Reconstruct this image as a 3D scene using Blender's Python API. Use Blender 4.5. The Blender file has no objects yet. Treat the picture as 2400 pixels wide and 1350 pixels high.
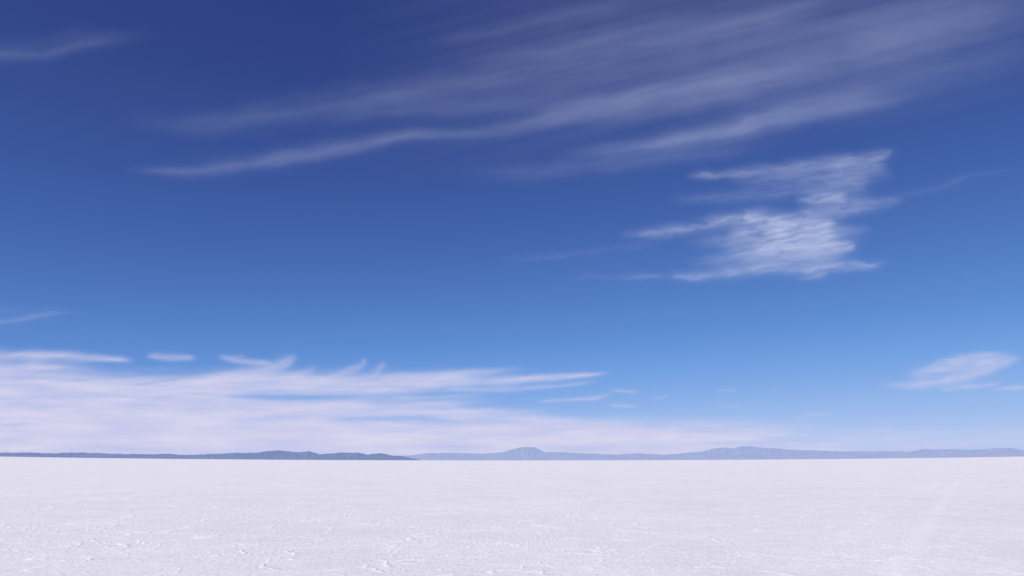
import bpy, math, numpy as np
from mathutils import Vector
scene = bpy.context.scene
scene.view_settings.view_transform = 'Standard'
scene.view_settings.look = 'None'
scene.view_settings.exposure = 0
rng = np.random.default_rng(5)

# ------------------------------------------------------------ noise helpers
def _hash(ix, iy, seed):
    h = (ix.astype(np.int64)*374761393 + iy.astype(np.int64)*668265263 + seed*1274126177) & 0xffffffff
    h = ((h ^ (h >> 13))*1274126177) & 0xffffffff
    h = (h ^ (h >> 16)) & 0xffffffff
    return h.astype(np.float64)/4294967296.0*2*np.pi
def perlin(x, y, seed=0):
    x0 = np.floor(x); y0 = np.floor(y); fx = x-x0; fy = y-y0
    u = fx*fx*fx*(fx*(fx*6-15)+10); v = fy*fy*fy*(fy*(fy*6-15)+10)
    def g(dx, dy):
        a = _hash(x0+dx, y0+dy, seed)
        return np.cos(a)*(fx-dx)+np.sin(a)*(fy-dy)
    a = g(0,0); b = g(1,0); c = g(0,1); d = g(1,1)
    return (a+(b-a)*u)*(1-v)+(c+(d-c)*u)*v*1.0
def fbm(x, y, oct=4, seed=0, gain=0.5):
    s = np.zeros_like(x); a = 1.0; t = 0
    for i in range(oct):
        s += a*perlin(x*2**i+17.3*i, y*2**i-9.1*i, seed+i*7); t += a; a *= gain
    return s/t*1.6
def sstep(a, b, x):
    t = np.clip((x-a)/(b-a), 0, 1); return t*t*(3-2*t)
def blur(a, rx, ry, n=2):
    for _ in range(n):
        for ax, r in ((0, ry), (1, rx)):
            if r < 1: continue
            p = np.pad(a, [(r+1, r) if i == ax else (0, 0) for i in range(2)], 'edge').cumsum(ax)
            k = 2*r+1
            a = (np.take(p, range(k, p.shape[ax]), ax)-np.take(p, range(0, p.shape[ax]-k), ax))/k
    return a

# ------------------------------------------------------------ sky chart -> world direction
F = 1867.0; PITCH = math.atan(404/1867.0)
def chart_dir(x, y):
    X = (np.asarray(x, float)-1200)/F; Z = -(np.asarray(y, float)-675)/F
    c, s = math.cos(PITCH), math.sin(PITCH)
    d = np.stack([X, c - s*Z, s + c*Z], -1)
    return d/np.linalg.norm(d, axis=-1, keepdims=True)

def make_mesh(name, co, faces, attrs=None, smooth=True):
    me = bpy.data.meshes.new(name)
    n = len(co); m = len(faces)
    me.vertices.add(n); me.vertices.foreach_set("co", np.asarray(co, np.float32).ravel())
    me.loops.add(m*4); me.loops.foreach_set("vertex_index", np.asarray(faces, np.int32).ravel())
    me.polygons.add(m); me.polygons.foreach_set("loop_start", np.arange(0, m*4, 4, dtype=np.int32))
    me.update(calc_edges=True)
    if smooth: me.polygons.foreach_set("use_smooth", np.ones(m, bool))
    for k, v in (attrs or {}).items():
        a = me.attributes.new(k, 'FLOAT', 'POINT'); a.data.foreach_set("value", np.asarray(v, np.float32).ravel())
    me.validate(); me.update()
    ob = bpy.data.objects.new(name, me); scene.collection.objects.link(ob)
    return ob
def grid_faces(nr, nc, wrap=False):
    i = np.arange(nr-1)[:, None]; j = np.arange(nc if wrap else nc-1)[None, :]
    j2 = (j+1) % nc
    return np.stack([i*nc+j, i*nc+j2, (i+1)*nc+j2, (i+1)*nc+j], -1).reshape(-1, 4)

# ------------------------------------------------------------ world
SUN_EL, SUN_BEAR = 46.0, 222.0
w = bpy.data.worlds.new("World"); scene.world = w; w.use_nodes = True
nt = w.node_tree; bg = nt.nodes['Background']
sky = nt.nodes.new('ShaderNodeTexSky'); sky.sky_type = 'NISHITA'; sky.sun_disc = False
sky.sun_elevation = math.radians(SUN_EL); sky.sun_rotation = math.radians(SUN_BEAR)
sky.altitude = 3650; sky.air_density = 1.0; sky.dust_density = 0.3; sky.ozone_density = 1.5
# film-like colour response of the blue sky (driven only by the physical sky brightness)
sp = nt.nodes.new('ShaderNodeSeparateColor'); nt.links.new(sky.outputs[0], sp.inputs[0])
ml = nt.nodes.new('ShaderNodeMath'); ml.operation = 'MULTIPLY'; ml.inputs[1].default_value = 0.1; nt.links.new(sp.outputs[1], ml.inputs[0])
rp = nt.nodes.new('ShaderNodeValToRGB'); nt.links.new(ml.outputs[0], rp.inputs[0])
stops = [(0.0,(.005,.015,.10)),(0.10,(.023,.045,.195)),(0.13,(.032,.061,.24)),(0.20,(.051,.116,.385)),(0.30,(.086,.203,.545)),(0.40,(.122,.278,.66)),(0.51,(.172,.357,.755)),(0.72,(.30,.475,.83)),(1.0,(.43,.57,.87))]
el = rp.color_ramp.elements
while len(el) < len(stops): el.new(0.5)
for i, (p, c) in enumerate(stops):
    el[i].position = p; el[i].color = (*c, 1)
vs = nt.nodes.new('ShaderNodeVectorMath'); vs.operation = 'SCALE'; vs.inputs['Scale'].default_value = 10.0
nt.links.new(rp.outputs[0], vs.inputs[0]); nt.links.new(vs.outputs[0], bg.inputs[0]); bg.inputs[1].default_value = 0.1

sun = bpy.data.lights.new("sun", 'SUN'); sun.energy = 4.15; sun.angle = math.radians(0.5); sun.color = (1.0, 0.945, 0.89)
so = bpy.data.objects.new("sun", sun); scene.collection.objects.link(so)
b, e = math.radians(SUN_BEAR), math.radians(SUN_EL)
sdir = Vector((math.sin(b)*math.cos(e), math.cos(b)*math.cos(e), math.sin(e)))
so.rotation_euler = sdir.to_track_quat('Z', 'Y').to_euler()

# ------------------------------------------------------------ ground: salt flat
def rim(bear):
    t = np.tan(np.clip(np.abs(bear), 0, 0.75))
    return 0.0040*np.minimum((t/0.63)**2, 1.5)
front = np.radians(np.arange(-42, 42.01, 0.07))
back = np.radians(np.arange(45, 316, 3.0))
bears = np.concatenate([front, back])
rad = [0.3, 1, 2, 3.5, 5, 6.5, 8]
while rad[-1] < 150: rad.append(rad[-1]*1.006)
while rad[-1] < 90000: rad.append(rad[-1]*1.06)
rad = np.array(rad)
Rg, Bg = np.meshgrid(rad, bears, indexing='ij')
gx = Rg*np.sin(Bg); gy = Rg*np.cos(Bg)
bb = np.arctan2(np.sin(Bg), np.cos(Bg))
z = Rg*rim(bb)*sstep(100, 2000, Rg)
h = 0.005*fbm(gx/0.30, gy/0.30, 3, 3) + 0.003*fbm(gx/2.3, gy/2.3, 2, 11)
cr = fbm(gx/0.12, gy/0.20, 3, 21); patch = sstep(-0.25, 0.5, fbm(gx/3, gy/4, 3, 31))
h += 0.030*sstep(0.32, 0.55, cr)*(0.2+0.8*patch)
# scattered far crust ridges, the few short lines that stand out in the distance
far_r = fbm(gx/9, gy/14, 4, 41, 0.6)
h += 0.05*sstep(0.62, 0.75, far_r)*sstep(20, 40, Rg)
z = z + h*(1-sstep(70, 150, Rg))
ground = make_mesh("salt_flat_ground", np.stack([gx, gy, z], -1).reshape(-1, 3), grid_faces(len(rad), len(bears), True)[:, ::-1])

def newmat(name):
    m = bpy.data.materials.new(name); m.use_nodes = True; m.node_tree.nodes.clear(); return m, m.node_tree
def N(t, typ, **k):
    n = t.nodes.new(typ)
    for a, v in k.items(): setattr(n, a, v)
    return n
def mth(t, op, a, b=None, c=None, clamp=False):
    n = N(t, 'ShaderNodeMath', operation=op, use_clamp=clamp)
    for i, v in enumerate((a, b, c)):
        if v is None: continue
        if hasattr(v, 'is_linked'): t.links.new(v, n.inputs[i])
        else: n.inputs[i].default_value = v
    return n.outputs[0]
def noise(t, vec, scale, detail=4, rough=0.55):
    n = N(t, 'ShaderNodeTexNoise'); n.inputs['Scale'].default_value = scale
    n.inputs['Detail'].default_value = detail; n.inputs['Roughness'].default_value = rough
    t.links.new(vec, n.inputs['Vector']); return n.outputs['Fac']

m, t = newmat("salt"); L = t.links.new
geo = N(t, 'ShaderNodeNewGeometry'); P = geo.outputs['Position']
fine = noise(t, P, 12.0, 4, 0.75); mid = noise(t, P, 2.6, 4, 0.65); big = noise(t, P, 0.05, 3, 0.5); coarse = noise(t, P, 0.7, 3, 0.6)
wide = noise(t, P, 0.22, 5, 0.75)
wv = N(t, 'ShaderNodeVectorMath', operation='SCALE'); nz = N(t, 'ShaderNodeTexNoise'); nz.inputs['Scale'].default_value = 0.9
L(P, nz.inputs['Vector']); L(nz.outputs['Color'], wv.inputs[0]); wv.inputs['Scale'].default_value = 1.6
wa = N(t, 'ShaderNodeVectorMath', operation='ADD'); L(P, wa.inputs[0]); L(wv.outputs[0], wa.inputs[1])
vo = N(t, 'ShaderNodeTexVoronoi', feature='DISTANCE_TO_EDGE'); vo.inputs['Scale'].default_value = 0.6; L(wa.outputs[0], vo.inputs['Vector'])
ridge = N(t, 'ShaderNodeMapRange'); ridge.inputs['From Min'].default_value = 0.0; ridge.inputs['From Max'].default_value = 0.05
ridge.inputs['To Min'].default_value = 1; ridge.inputs['To Max'].default_value = 0; L(vo.outputs['Distance'], ridge.inputs[0])
rb = mth(t, 'MULTIPLY', ridge.outputs[0], mth(t, 'MULTIPLY_ADD', coarse, 4.0, -1.5, clamp=True))
# colour
c1 = N(t, 'ShaderNodeMixRGB'); c1.inputs[1].default_value = (0.56, 0.55, 0.57, 1); c1.inputs[2].default_value = (0.88, 0.86, 0.875, 1)
fac = mth(t, 'ADD', mth(t, 'MULTIPLY', fine, 1.3), mth(t, 'MULTIPLY', mid, 0.4))
fac = mth(t, 'ADD', fac, mth(t, 'MULTIPLY', wide, 0.5))
fac = mth(t, 'ADD', fac, mth(t, 'MULTIPLY', big, 0.2)); fac = mth(t, 'MULTIPLY_ADD', fac, 1.5, -1.08, clamp=True)
L(fac, c1.inputs[0])
speck_shade = mth(t, 'MULTIPLY', mth(t, 'MULTIPLY_ADD', noise(t, P, 6.5, 3, 0.6), 9.0, -5.5, clamp=True), 0.42)  # dark specks paint the shadows of lifted crust into the salt colour
cp = N(t, 'ShaderNodeMixRGB'); L(c1.outputs[0], cp.inputs[1]); cp.inputs[2].default_value = (0.40, 0.39, 0.41, 1); L(speck_shade, cp.inputs[0])
c2 = N(t, 'ShaderNodeMixRGB'); L(cp.outputs[0], c2.inputs[1]); c2.inputs[2].default_value = (0.93, 0.915, 0.92, 1)
L(mth(t, 'MULTIPLY', rb, 0.85), c2.inputs[0])
# wheel-smoothed paler tracks running away to the right
sx = N(t, 'ShaderNodeSeparateXYZ'); L(P, sx.inputs[0])
def track(x0, slope, wid):
    d = mth(t, 'SUBTRACT', sx.outputs[0], mth(t, 'MULTIPLY_ADD', sx.outputs[1], slope, x0))
    d = mth(t, 'ABSOLUTE', mth(t, 'ADD', d, mth(t, 'MULTIPLY_ADD', mid, 0.7, -0.35)))
    r = N(t, 'ShaderNodeMapRange'); r.interpolation_type = 'SMOOTHSTEP'
    r.inputs['From Min'].default_value = wid*0.2; r.inputs['From Max'].default_value = wid
    r.inputs['To Min'].default_value = 1; r.inputs['To Max'].default_value = 0
    L(d, r.inputs[0]); return r.outputs[0]
tr = mth(t, 'MAXIMUM', track(-1.5, 0.564, 0.36), mth(t, 'MULTIPLY', track(-3.3, 0.564, 0.32), 0.5))
tr = mth(t, 'MULTIPLY', tr, mth(t, 'MULTIPLY_ADD', coarse, 2.4, -0.5, clamp=True))
c3 = N(t, 'ShaderNodeMixRGB'); L(c2.outputs[0], c3.inputs[1]); c3.inputs[2].default_value = (0.83, 0.81, 0.825, 1)
L(mth(t, 'MULTIPLY', tr, 0.55), c3.inputs[0])
hgt = mth(t, 'ADD', mth(t, 'MULTIPLY', fine, 0.036), mth(t, 'ADD', mth(t, 'MULTIPLY', mid, 0.018), mth(t, 'MULTIPLY', rb, 0.025)))
hgt = mth(t, 'MULTIPLY', hgt, mth(t, 'MULTIPLY_ADD', tr, -0.5, 1.0))
bp = N(t, 'ShaderNodeBump'); bp.inputs['Strength'].default_value = 0.8; bp.inputs['Distance'].default_value = 1.0; L(hgt, bp.inputs['Height'])
bs = N(t, 'ShaderNodeBsdfPrincipled'); bs.inputs['Roughness'].default_value = 0.85; bs.inputs['Specular IOR Level'].default_value = 0.15
L(c3.outputs[0], bs.inputs['Base Color']); L(bp.outputs[0], bs.inputs['Normal'])
out = N(t, 'ShaderNodeOutputMaterial'); L(bs.outputs[0], out.inputs[0])
ground.data.materials.append(m)

# ------------------------------------------------------------ distant mountains
def mountain(name, pts, R0, depth, seed, rock, haze_glow, haze_fac, jit=1.0):
    pts = np.array(pts, float)
    xs = np.arange(pts[0,0], pts[-1,0], 1.4)
    ys = np.interp(xs, pts[:,0], pts[:,1])
    k = np.ones(3)/3; ys = np.convolve(np.pad(ys, 1, 'edge'), k, 'valid')
    ys -= jit*(2.6*fbm(xs/30, xs*0+seed+.37, 5, seed, 0.7))
    d = chart_dir(xs, ys); bear = np.arctan2(d[:,0], d[:,1]); tanel = d[:,2]/np.hypot(d[:,0], d[:,1])
    base = rim(bear); Rr = R0+depth*0.6
    top = np.maximum(tanel*Rr, base*Rr-5)
    nt_ = 34; tt = np.linspace(0, 1, nt_)
    prof = np.where(tt < .6, (tt/.6)**1.15, 1-(tt-.6)/.4)
    T, B = np.meshgrid(tt, bear, indexing='ij')
    R = R0 + depth*T
    bz = base[None]*R - 6
    n = fbm(B*140, T*2.2+seed, 5, seed+5, 0.6)
    rg = 1-np.abs(n)*2.2
    H = (top-base*Rr)[None]*prof[:, None]
    H = H*(1+(rg-0.7)*0.8*(1-sstep(.4, .6, T))*sstep(0, .15, T))
    z = bz + H + 6*prof[:, None]
    ob = make_mesh(name, np.stack([R*np.sin(B), R*np.cos(B), z], -1).reshape(-1, 3), grid_faces(nt_, len(bear))[:, ::-1])
    m, t = newmat(name+"_rock_haze_glow"); L = t.links.new
    g = N(t, 'ShaderNodeNewGeometry'); f = noise(t, g.outputs['Position'], 0.0012, 6, 0.65)
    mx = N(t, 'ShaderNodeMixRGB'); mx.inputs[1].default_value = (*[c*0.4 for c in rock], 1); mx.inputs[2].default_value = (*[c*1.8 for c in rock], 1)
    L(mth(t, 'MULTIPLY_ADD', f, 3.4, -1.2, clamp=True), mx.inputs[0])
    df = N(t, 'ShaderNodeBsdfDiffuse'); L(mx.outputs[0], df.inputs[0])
    em = N(t, 'ShaderNodeEmission'); em.inputs[0].default_value = (*haze_glow, 1)  # airlight haze painted in as a glow mixed over the rock
    ms = N(t, 'ShaderNodeMixShader'); ms.inputs[0].default_value = haze_fac; L(df.outputs[0], ms.inputs[1]); L(em.outputs[0], ms.inputs[2])
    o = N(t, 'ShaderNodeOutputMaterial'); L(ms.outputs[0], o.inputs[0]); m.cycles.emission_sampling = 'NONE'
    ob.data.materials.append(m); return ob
near = [(-500,1058),(-300,1064),(-100,1060),(0,1061),(60,1060),(130,1062),(190,1060),(250,1063),(330,1064),(400,1063.5),(430,1066),(490,1064),(530,1062),(570,1061),(600,1061),(620,1058),(650,1054.5),(680,1057.5),(700,1060),(725,1058),(750,1064),(780,1063),(800,1060),(840,1061),(862,1065),(890,1061.5),(920,1068),(950,1070),(975,1075),(990,1079),(1000,1081)]
far = [(-520,1068),(300,1070),(930,1068),(960,1067),(1000,1062),(1060,1061),(1130,1063),(1180,1059),(1200,1052),(1228,1047),(1252,1047.5),(1278,1059),(1330,1060),(1380,1063),(1450,1065),(1500,1062),(1560,1065),(1600,1062),(1650,1058),(1672,1051),(1700,1048),(1718,1050),(1735,1046),(1770,1046),(1790,1049),(1830,1052),(1900,1055),(2000,1058),(2060,1057),(2130,1059),(2165,1052),(2200,1053),(2290,1053),(2330,1050),(2370,1050),(2400,1055),(2600,1052),(2900,1060)]
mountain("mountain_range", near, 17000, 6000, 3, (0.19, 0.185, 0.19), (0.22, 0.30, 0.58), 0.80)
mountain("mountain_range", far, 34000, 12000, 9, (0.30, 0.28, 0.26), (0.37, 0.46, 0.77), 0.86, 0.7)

# ------------------------------------------------------------ cirrus clouds (self-lit sheets on a 70 km shell)
def catmull(p, n=14):
    p = np.array(p, float); q = np.vstack([2*p[0]-p[1], p, 2*p[-1]-p[-2]]); o = []
    for i in range(1, len(q)-2):
        for s in np.arange(n)/n:
            a, b_, c, d = q[i-1], q[i], q[i+1], q[i+2]
            o.append(0.5*(2*b_+(c-a)*s+(2*a-5*b_+4*c-d)*s*s+(3*b_-a-3*c+d)*s**3))
    o.append(p[-1]); return np.array(o)
def strokes_density(X, Y, strokes, warp, fib, wmul, imul, fluff):
    fl, fc, a1, a2 = fib
    wx = warp*(1.6*fbm(X/90, Y/40, 4, 101)); wy = warp*(1.0*fbm(X/130, Y/46, 3, 202)+0.22*fbm(X/26, Y/12, 3, 303))
    if fluff:
        wx = wx + fluff*fbm(X/34, Y/18, 4, 909, 0.55); wy = wy + fluff*0.8*fbm(X/38, Y/17, 4, 808, 0.55)
    Xw = X+wx*2; Yw = Y+wy
    inv = np.ones_like(X)
    for si, (pts, wid, inten, *opt) in enumerate(strokes):
        fade = opt[0] if opt else (0.2, 0.2)
        c = catmull(pts, 8)
        W = np.array(wid if np.ndim(wid) else [wid, wid], float)*wmul
        mw = max(W)*3
        x0, x1, y0, y1 = c[:,0].min()-mw, c[:,0].max()+mw, c[:,1].min()-mw, c[:,1].max()+mw
        k = (Xw > x0) & (Xw < x1) & (Yw > y0) & (Yw < y1)
        if not k.any(): continue
        px, py = Xw[k], Yw[k]; best = np.full(px.shape, 1e9); sb = np.zeros_like(px); sg = np.zeros_like(px)
        seg = np.diff(c, axis=0); ln = np.hypot(seg[:,0], seg[:,1]); cum = np.concatenate([[0], np.cumsum(ln)])
        for i in range(len(seg)):
            dx, dy = px-c[i,0], py-c[i,1]; tt = (dx*seg[i,0]+dy*seg[i,1])/(ln[i]**2+1e-9)
            tc = np.clip(tt, 0, 1)
            ex, ey = dx-tc*seg[i,0], dy-tc*seg[i,1]; dd = ex*ex+ey*ey
            u = dd < best; best[u] = dd[u]; sb[u] = (cum[i]+tc*ln[i])[u]; sg[u] = np.sign(seg[i,0]*dy-seg[i,1]*dx)[u]
        d = np.sqrt(best)*sg; tot = cum[-1]; s01 = sb/tot
        ww = np.interp(s01, np.linspace(0, 1, len(W)), W)*(0.8+0.35*perlin(sb/70, sb*0+si, 55))
        I = np.interp(s01, np.linspace(0, 1, len(inten)), inten) if np.ndim(inten) else inten
        env = sstep(0, fade[0], s01) if fade[0] > 0 else 1
        env = env*(1-sstep(1-fade[1], 1, s01)) if fade[1] > 0 else env
        g = np.exp(-(d/ww)**2)
        if fluff:   # fibres follow the wind, the same for every part of the cloud
            f1 = fbm((px+1.5*py)/fl, (py+0.13*px)/fc, 5, 400, 0.52); f2 = fbm(px/(fl*0.8)+si, py/(fc*2.2), 3, 500)
        else:
            f1 = fbm((sb+2.0*d)/fl+si*3, (d+0.06*sb)/fc+si, 4, 400+si, 0.55); f2 = fbm(sb/(fl*1.2)+si, d/(ww*0.9), 3, 500+si)
        f = np.clip(0.78+a1*f1+a2*f2, 0.03, 1.7)
        inv[k] *= 1-np.clip(I*imul*env*g*f, 0, 0.97)
    return 1-inv

def cloud_mat(name, ca, cb):
    m, t = newmat(name); L = t.links.new
    at = N(t, 'ShaderNodeAttribute', attribute_name="ice_cover"); sh = N(t, 'ShaderNodeAttribute', attribute_name="glow_tone")
    mx = N(t, 'ShaderNodeMixRGB'); mx.inputs[1].default_value = (*ca, 1); mx.inputs[2].default_value = (*cb, 1); L(sh.outputs['Fac'], mx.inputs[0])
    em = N(t, 'ShaderNodeEmission'); L(mx.outputs[0], em.inputs[0])  # sunlit cloud brightness put in as emission, the sheets glow by themselves
    tr = N(t, 'ShaderNodeBsdfTransparent'); ms = N(t, 'ShaderNodeMixShader'); L(at.outputs['Fac'], ms.inputs[0]); L(tr.outputs[0], ms.inputs[1]); L(em.outputs[0], ms.inputs[2])
    o = N(t, 'ShaderNodeOutputMaterial'); L(ms.outputs[0], o.inputs[0]); m.cycles.emission_sampling = 'NONE'
    return m
def cloud(name, box, step, strokes, warp, fib, R, mat, veil=None, wmul=1.0, imul=1.0, fluff=0, gaps=None, soft=None):
    xs = np.arange(box[0], box[1], step); ys = np.arange(box[2], box[3], step)
    Y, X = np.meshgrid(ys, xs, indexing='ij')
    D = strokes_density(X, Y, strokes, warp, fib, wmul, imul, fluff)
    if soft: D = (1-soft[2])*D + soft[2]*blur(D, soft[0], soft[1])
    if veil is not None: D = 1-(1-D)*(1-veil(X, Y))
    if gaps: D = D*(1-0.8*strokes_density(X, Y, gaps, warp, (90, 6, 0.35, 0.3), 1, 1, 0))
    e = np.minimum(np.minimum(X-box[0], box[1]-step-X), np.minimum(Y-box[2], box[3]-step-Y))
    D = D*sstep(0, 20, e) if name != "cloud_bank" else D
    S = np.clip(0.55+0.9*fbm(X/190, Y/26, 4, 77), 0, 1)
    d = chart_dir(X, Y)*R
    f = grid_faces(len(ys), len(xs)); Df = D.ravel()
    keep = Df[f].max(1) > 0.004; f = f[keep]
    used = np.zeros(Df.size, bool); used[f.ravel()] = True; remap = np.cumsum(used)-1
    ob = make_mesh(name, d.reshape(-1, 3)[used], remap[f], {"ice_cover": Df[used], "glow_tone": S.ravel()[used]})
    ob.data.materials.append(mat); return ob

high = [
 ([(270,394),(420,403),(540,395),(660,374),(800,350),(920,322),(1040,315),(1140,310)], [6,11,15,19,15,6], [.14,.21,.27,.30,.26,.24], (.15,.08)),
 ([(420,385),(600,372),(750,345),(880,322)], [16,22,16], [.05,.08,.05]),
 ([(1000,322),(1130,312),(1250,288),(1350,262),(1450,240),(1540,214),(1640,200),(1760,182),(1900,160),(2100,105),(2350,40)], [9,20,33,36,32,38,50], [.13,.21,.3,.27,.16,.12,.08], (.1,.2)),
 ([(1180,275),(1300,272),(1450,268),(1560,250),(1700,232),(1850,205)], [16,26,22], [.08,.14,.1]),
 ([(1270,365),(1440,350),(1580,328),(1700,308),(1800,285),(1900,262),(2040,240),(2180,212)], [11,17,22,26,24], [.14,.28,.38,.28,.14]),
 ([(1450,348),(1600,328),(1720,300),(1850,262),(1990,230),(2100,200)], [20,30,30], [.1,.16,.12]),
 ([(1050,405),(1250,405),(1400,385),(1560,370),(1700,352),(1850,330)], [18,26,22], [.09,.15,.09]),
 ([(230,268),(430,292),(600,275),(750,247),(900,222),(1060,202),(1200,190),(1350,165),(1500,140),(1700,110)], [20,34,40,44,48], [.08,.14,.16,.12,.11]),
 ([(700,300),(850,268),(950,255),(1100,252),(1300,240),(1500,215)], [18,22,22], [.09,.12,.08]),
 ([(1000,150),(1200,132),(1350,108),(1500,78),(1650,60),(1850,20),(2000,-20)], [20,34,44,46], [.1,.16,.14,.1]),
 ([(980,100),(1150,76),(1250,52),(1400,20),(1520,-15)], [16,24,24], [.05,.1,.08]),
 ([(-200,137),(0,131),(100,128),(160,112),(220,98),(420,66)], [9,14,16,26], [.12,.15,.10,.05], (.1,.4)),
 ([(-200,120),(0,115),(160,95),(300,80)], [26,28], .05),
 ([(1450,130),(1700,100),(1950,60),(2200,10),(2400,-40)], [50,60,60], [.11,.13,.10]),
 ([(1500,235),(1800,165),(2100,100),(2500,20)], [60,70,60], [.11,.13,.08]),
 ([(1650,285),(1950,225),(2200,160),(2500,90)], [40,60,60], [.09,.11,.05]),
 ([(1950,100),(2150,50),(2350,10),(2550,-40)], [40,50,50], [.10,.12,.07]),
 ([(2080,462),(2200,437),(2310,406),(2400,395)], [7,8,7], [.09,.14,.06]),
 ([(-150,765),(0,752),(60,745),(110,737),(170,732),(215,740)], [6,8,5,3], [.25,.3,.42,.3], (.1,.3)),
 ([(-150,735),(0,728),(60,722)], [7,6], .12),
]
def high_veil(X, Y):
    v = 0.09*sstep(700, 1500, X)*sstep(400, 150, Y+0.12*(X-1700))*(1-0.7*sstep(2050, 2500, X))
    return np.clip(v*(0.9+0.9*fbm((X+3*Y)/420, (Y+0.24*X)/34, 4, 61)), 0, 0.3)
puff = [
 ([(1590,412),(1680,412),(1760,402),(1850,391),(1950,382),(2040,368),(2115,350)], [6,12,15,18,9], [.26,.34,.30,.34,.28], (.15,.05)),
 ([(1700,430),(1850,420),(1950,408),(2090,380)], [18,30,32], [.10,.24,.28], (.2,.1)),
 ([(1850,455),(1950,440),(2050,420)], [16,28,28], [.1,.22,.25]),
 ([(1855,477),(1930,467),(2005,460)], [8,14,12], [.4,.62,.45]),
 ([(1540,466),(1700,462),(1900,448)], [10,16,16], [.08,.13,.16]),
 ([(1440,552),(1560,545),(1640,527),(1720,514),(1800,512)], [6,13,17,16], [.24,.34,.38,.42]),
 ([(1735,508),(1830,518),(1900,525),(1975,522)], [13,24,24], [.7,.62,.5], (.04,.2)),
 ([(1860,498),(1940,495),(2010,488),(2070,492)], [12,18,16], [.25,.38,.22]),
 ([(1690,550),(1800,545),(1900,555),(1990,560)], [18,30,22], [.4,.72,.52], (.2,.15)),
 ([(1740,575),(1840,578),(1930,578),(2008,580)], [14,22,14], [.4,.66,.55], (.2,.06)),
 ([(1690,597),(1820,595),(1900,594),(1990,588)], [10,15,12], [.25,.4,.32]),
 ([(1920,540),(1990,545),(2050,535)], [16,22,12], [.2,.25,.12]),
 ([(1980,470),(2060,475),(2120,462)], [14,18,8], [.2,.2,.1]),
 ([(1250,650),(1400,649),(1560,648),(1700,640),(1800,629),(1900,630),(1980,622),(2040,624),(2095,615)], [4,5,8,15,15,4], [.0,.08,.28,.48,.48,.4], (.1,.05)),
 ([(1150,608),(1300,600),(1450,582),(1560,568)], [8,9,9], [.05,.07,.05]),
 ([(1600,615),(1800,608),(2010,602)], [16,26,14], [.1,.3,.2]),
 ([(1600,560),(1760,575),(1900,590)], [16,34,30], [.1,.25,.2]),
 ([(1960,640),(1890,650),(1860,652)], [5,5], .25),
]
bank = [
 ([(-400,830),(-100,836),(0,834),(150,834),(240,842),(330,846)], [12,14,9], .85, (.05,.08)),
 ([(-400,865),(-100,870),(100,862),(270,872)], [30,28,14], .8, (.02,.25)),
 ([(-400,905),(-100,905),(150,912),(350,908),(470,896)], [34,34,22], .9, (.02,.15)),
 ([(338,832),(400,838),(465,842)], [8,10,5], .7), 
 ([(508,836),(560,846),(600,848),(640,850)], [7,9,6], .6),
 ([(540,838),(575,832)], [4,4], .3),
 ([(500,888),(590,872),(650,858),(680,842),(692,830)], [7,15,18,10], .58, (.2,.1)),
 ([(720,895),(800,877),(840,862),(858,848),(842,841)], [6,10,9,6], .5, (.2,.1)),
 ([(780,902),(860,882),(890,864),(908,845)], [7,11,8], .42, (.2,.1)),
 ([(680,880),(720,868),(740,852)], [5,8,6], .3),
 ([(400,902),(560,886),(700,892),(850,896),(980,888),(1100,878),(1280,860)], [16,20,18,12,7], .92, (.1,.3)),
 ([(850,905),(1000,900),(1150,893),(1300,885),(1440,872)], [10,14,11,4], .85, (.2,.12)),
 ([(800,884),(950,880),(1080,872),(1200,868)], [8,9,6], .45),
 ([(1000,915),(1180,912),(1300,905),(1420,892)], [6,7,3], .6),
 ([(420,916),(600,912),(800,912),(950,914),(1050,908)], [15,12,8], .85),
 ([(-400,950),(-100,950),(100,955),(300,955),(500,945),(700,950),(900,952),(1050,946),(1180,936)], [28,26,18,13,8], .95, (.02,.12)),
 ([(-400,985),(0,984),(200,978),(450,972),(700,970),(900,966),(1100,966),(1340,967)], [26,26,18,12], .92, (.02,.15)),
 ([(900,934),(1050,930),(1150,925)], [6,5], .4),
 ([(1000,982),(1150,977),(1300,985),(1420,1000)], [8,14,12], .75),
 ([(-400,1015),(300,1010),(700,1005),(1000,1004),(1300,1002),(1520,1008)], [22,18,16,16,11], .9, (.02,.1)),
 ([(-400,1045),(500,1038),(1000,1034),(1400,1028),(1650,1028),(1850,1024)], [26,26,26,24,13], .9, (.02,.15)),
 ([(1540,1003),(1640,999),(1705,993)], [4,6,4], .5),
 ([(1250,942),(1370,936),(1430,925),(1442,916)], [3,5,5], .6),
 ([(1430,914),(1460,918),(1492,922)], [4,4], .5), 
 ([(1425,950),(1460,950),(1492,953)], [4,5,3], .45),
 ([(1530,937),(1560,932),(1575,925)], [3,4], .3), ([(1675,918),(1700,916),(1735,917)], [4,5], .3),
 ([(1690,953),(1730,952)], [4,4], .25), ([(1800,915),(1822,912)], [3,3], .15),
 ([(1860,980),(1905,974),(1950,972)], [6,6], .25), ([(2030,1008),(2100,1011)], [4,4], .3),
 ([(1750,1005),(1800,1010)], [6,6], .15),
 ([(1930,1018),(2100,1020),(2300,1018)], [8,8], .15),
]
gaps = [
 ([(290,868),(400,872),(470,870),(600,860)], [8,12,5], [.5,.8,.4]),
 ([(300,900),(380,893),(440,885)], [4,6,4], [.3,.5,.3]),
 ([(490,930),(600,930),(760,932),(880,926)], [4,9,4], [.5,.95,.5]),
 ([(740,987),(850,982),(960,983),(1100,986)], [4,8,4], [.6,.95,.6]),
 ([(880,921),(1000,923),(1150,921)], [3,5,4], [.3,.5,.5]),
 ([(-50,1000),(20,996),(110,993)], [4,6,3], [.4,.6,.3]),
 ([(1060,955),(1180,950),(1300,950)], [6,9,7], [.4,.7,.5]),
 ([(-100,885),(60,886),(200,889),(300,884)], [3,6,4], [.15,.3,.2]),
]
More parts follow.
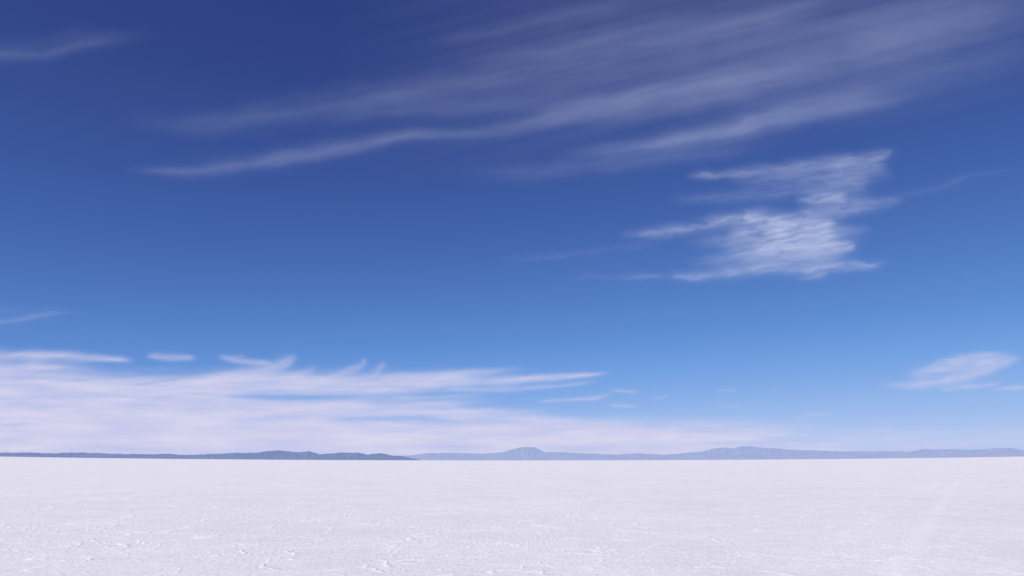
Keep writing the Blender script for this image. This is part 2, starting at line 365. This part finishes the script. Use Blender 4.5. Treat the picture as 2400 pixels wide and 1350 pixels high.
def bank_haze_veil(X, Y):
    v = 0.85*(1-sstep(250, 1250, X))*sstep(850, 915, Y)
    v = v + 0.9*sstep(968, 1020, Y)*(1-sstep(1350, 2100, X))
    v = v + 0.48*sstep(955, 1070, Y)  # horizon haze painted in as pale glowing cover along the bottom
    f = np.clip(0.9+0.75*fbm(X/260, Y/18, 4, 88), 0.2, 1.2)
    return np.clip(v*f, 0, 0.93)
right = [
 ([(2110,888),(2180,872),(2260,855),(2330,845),(2410,838)], [10,20,20,10], [.4,.6,.6,.5]),
 ([(2040,903),(2150,901),(2250,885),(2340,862),(2380,852)], [4,11,17,8], [.3,.6,.65,.4]),
 ([(2190,914),(2300,904),(2350,899)], [4,7,5], .5), ([(2320,913),(2400,909),(2500,912)], [4,6,5], .55),
 ([(2150,868),(2210,850),(2300,832),(2370,830)], [6,10,8], .35),
]
wisp = cloud_mat("high_cirrus_glow", (0.37,0.43,0.68), (0.44,0.49,0.72))
white = cloud_mat("white_cirrus_glow", (0.54,0.60,0.84), (0.60,0.65,0.87))
low = cloud_mat("low_cloud_glow", (0.54,0.57,0.83), (0.71,0.68,0.86))
cloud("cirrus_cloud", (-300, 2700, -160, 800), 2.4, high, 7, (190, 17, 0.45, 0.50), 70000, wisp, high_veil, soft=(9, 4, 0.5))
cloud("cirrus_cloud", (900, 2220, 320, 680), 1.5, puff, 7, (64, 10, 0.9, 0.55), 68000, white, fluff=7, soft=(11, 6, 0.42))
cloud("cirrus_cloud", (1980, 2560, 810, 935), 1.7, right, 3, (60, 7, 0.6, 0.4), 66000, low, fluff=3.0, soft=(5, 2, 0.4))
cloud("cloud_bank", (-350, 2750, 800, 1086), 1.9, bank, 4.5, (90, 7, 0.45, 0.4), 72000, low, bank_haze_veil, gaps=gaps, soft=(5, 2, 0.5))

# ------------------------------------------------------------ camera
cam = bpy.data.cameras.new("camera"); cam.sensor_width = 36; cam.lens = 28.0
cam.clip_start = 0.1; cam.clip_end = 300000
co = bpy.data.objects.new("camera", cam); scene.collection.objects.link(co)
co.location = (0, 0, 1.75); co.rotation_euler = (math.pi/2+PITCH, 0, 0)
scene.camera = co
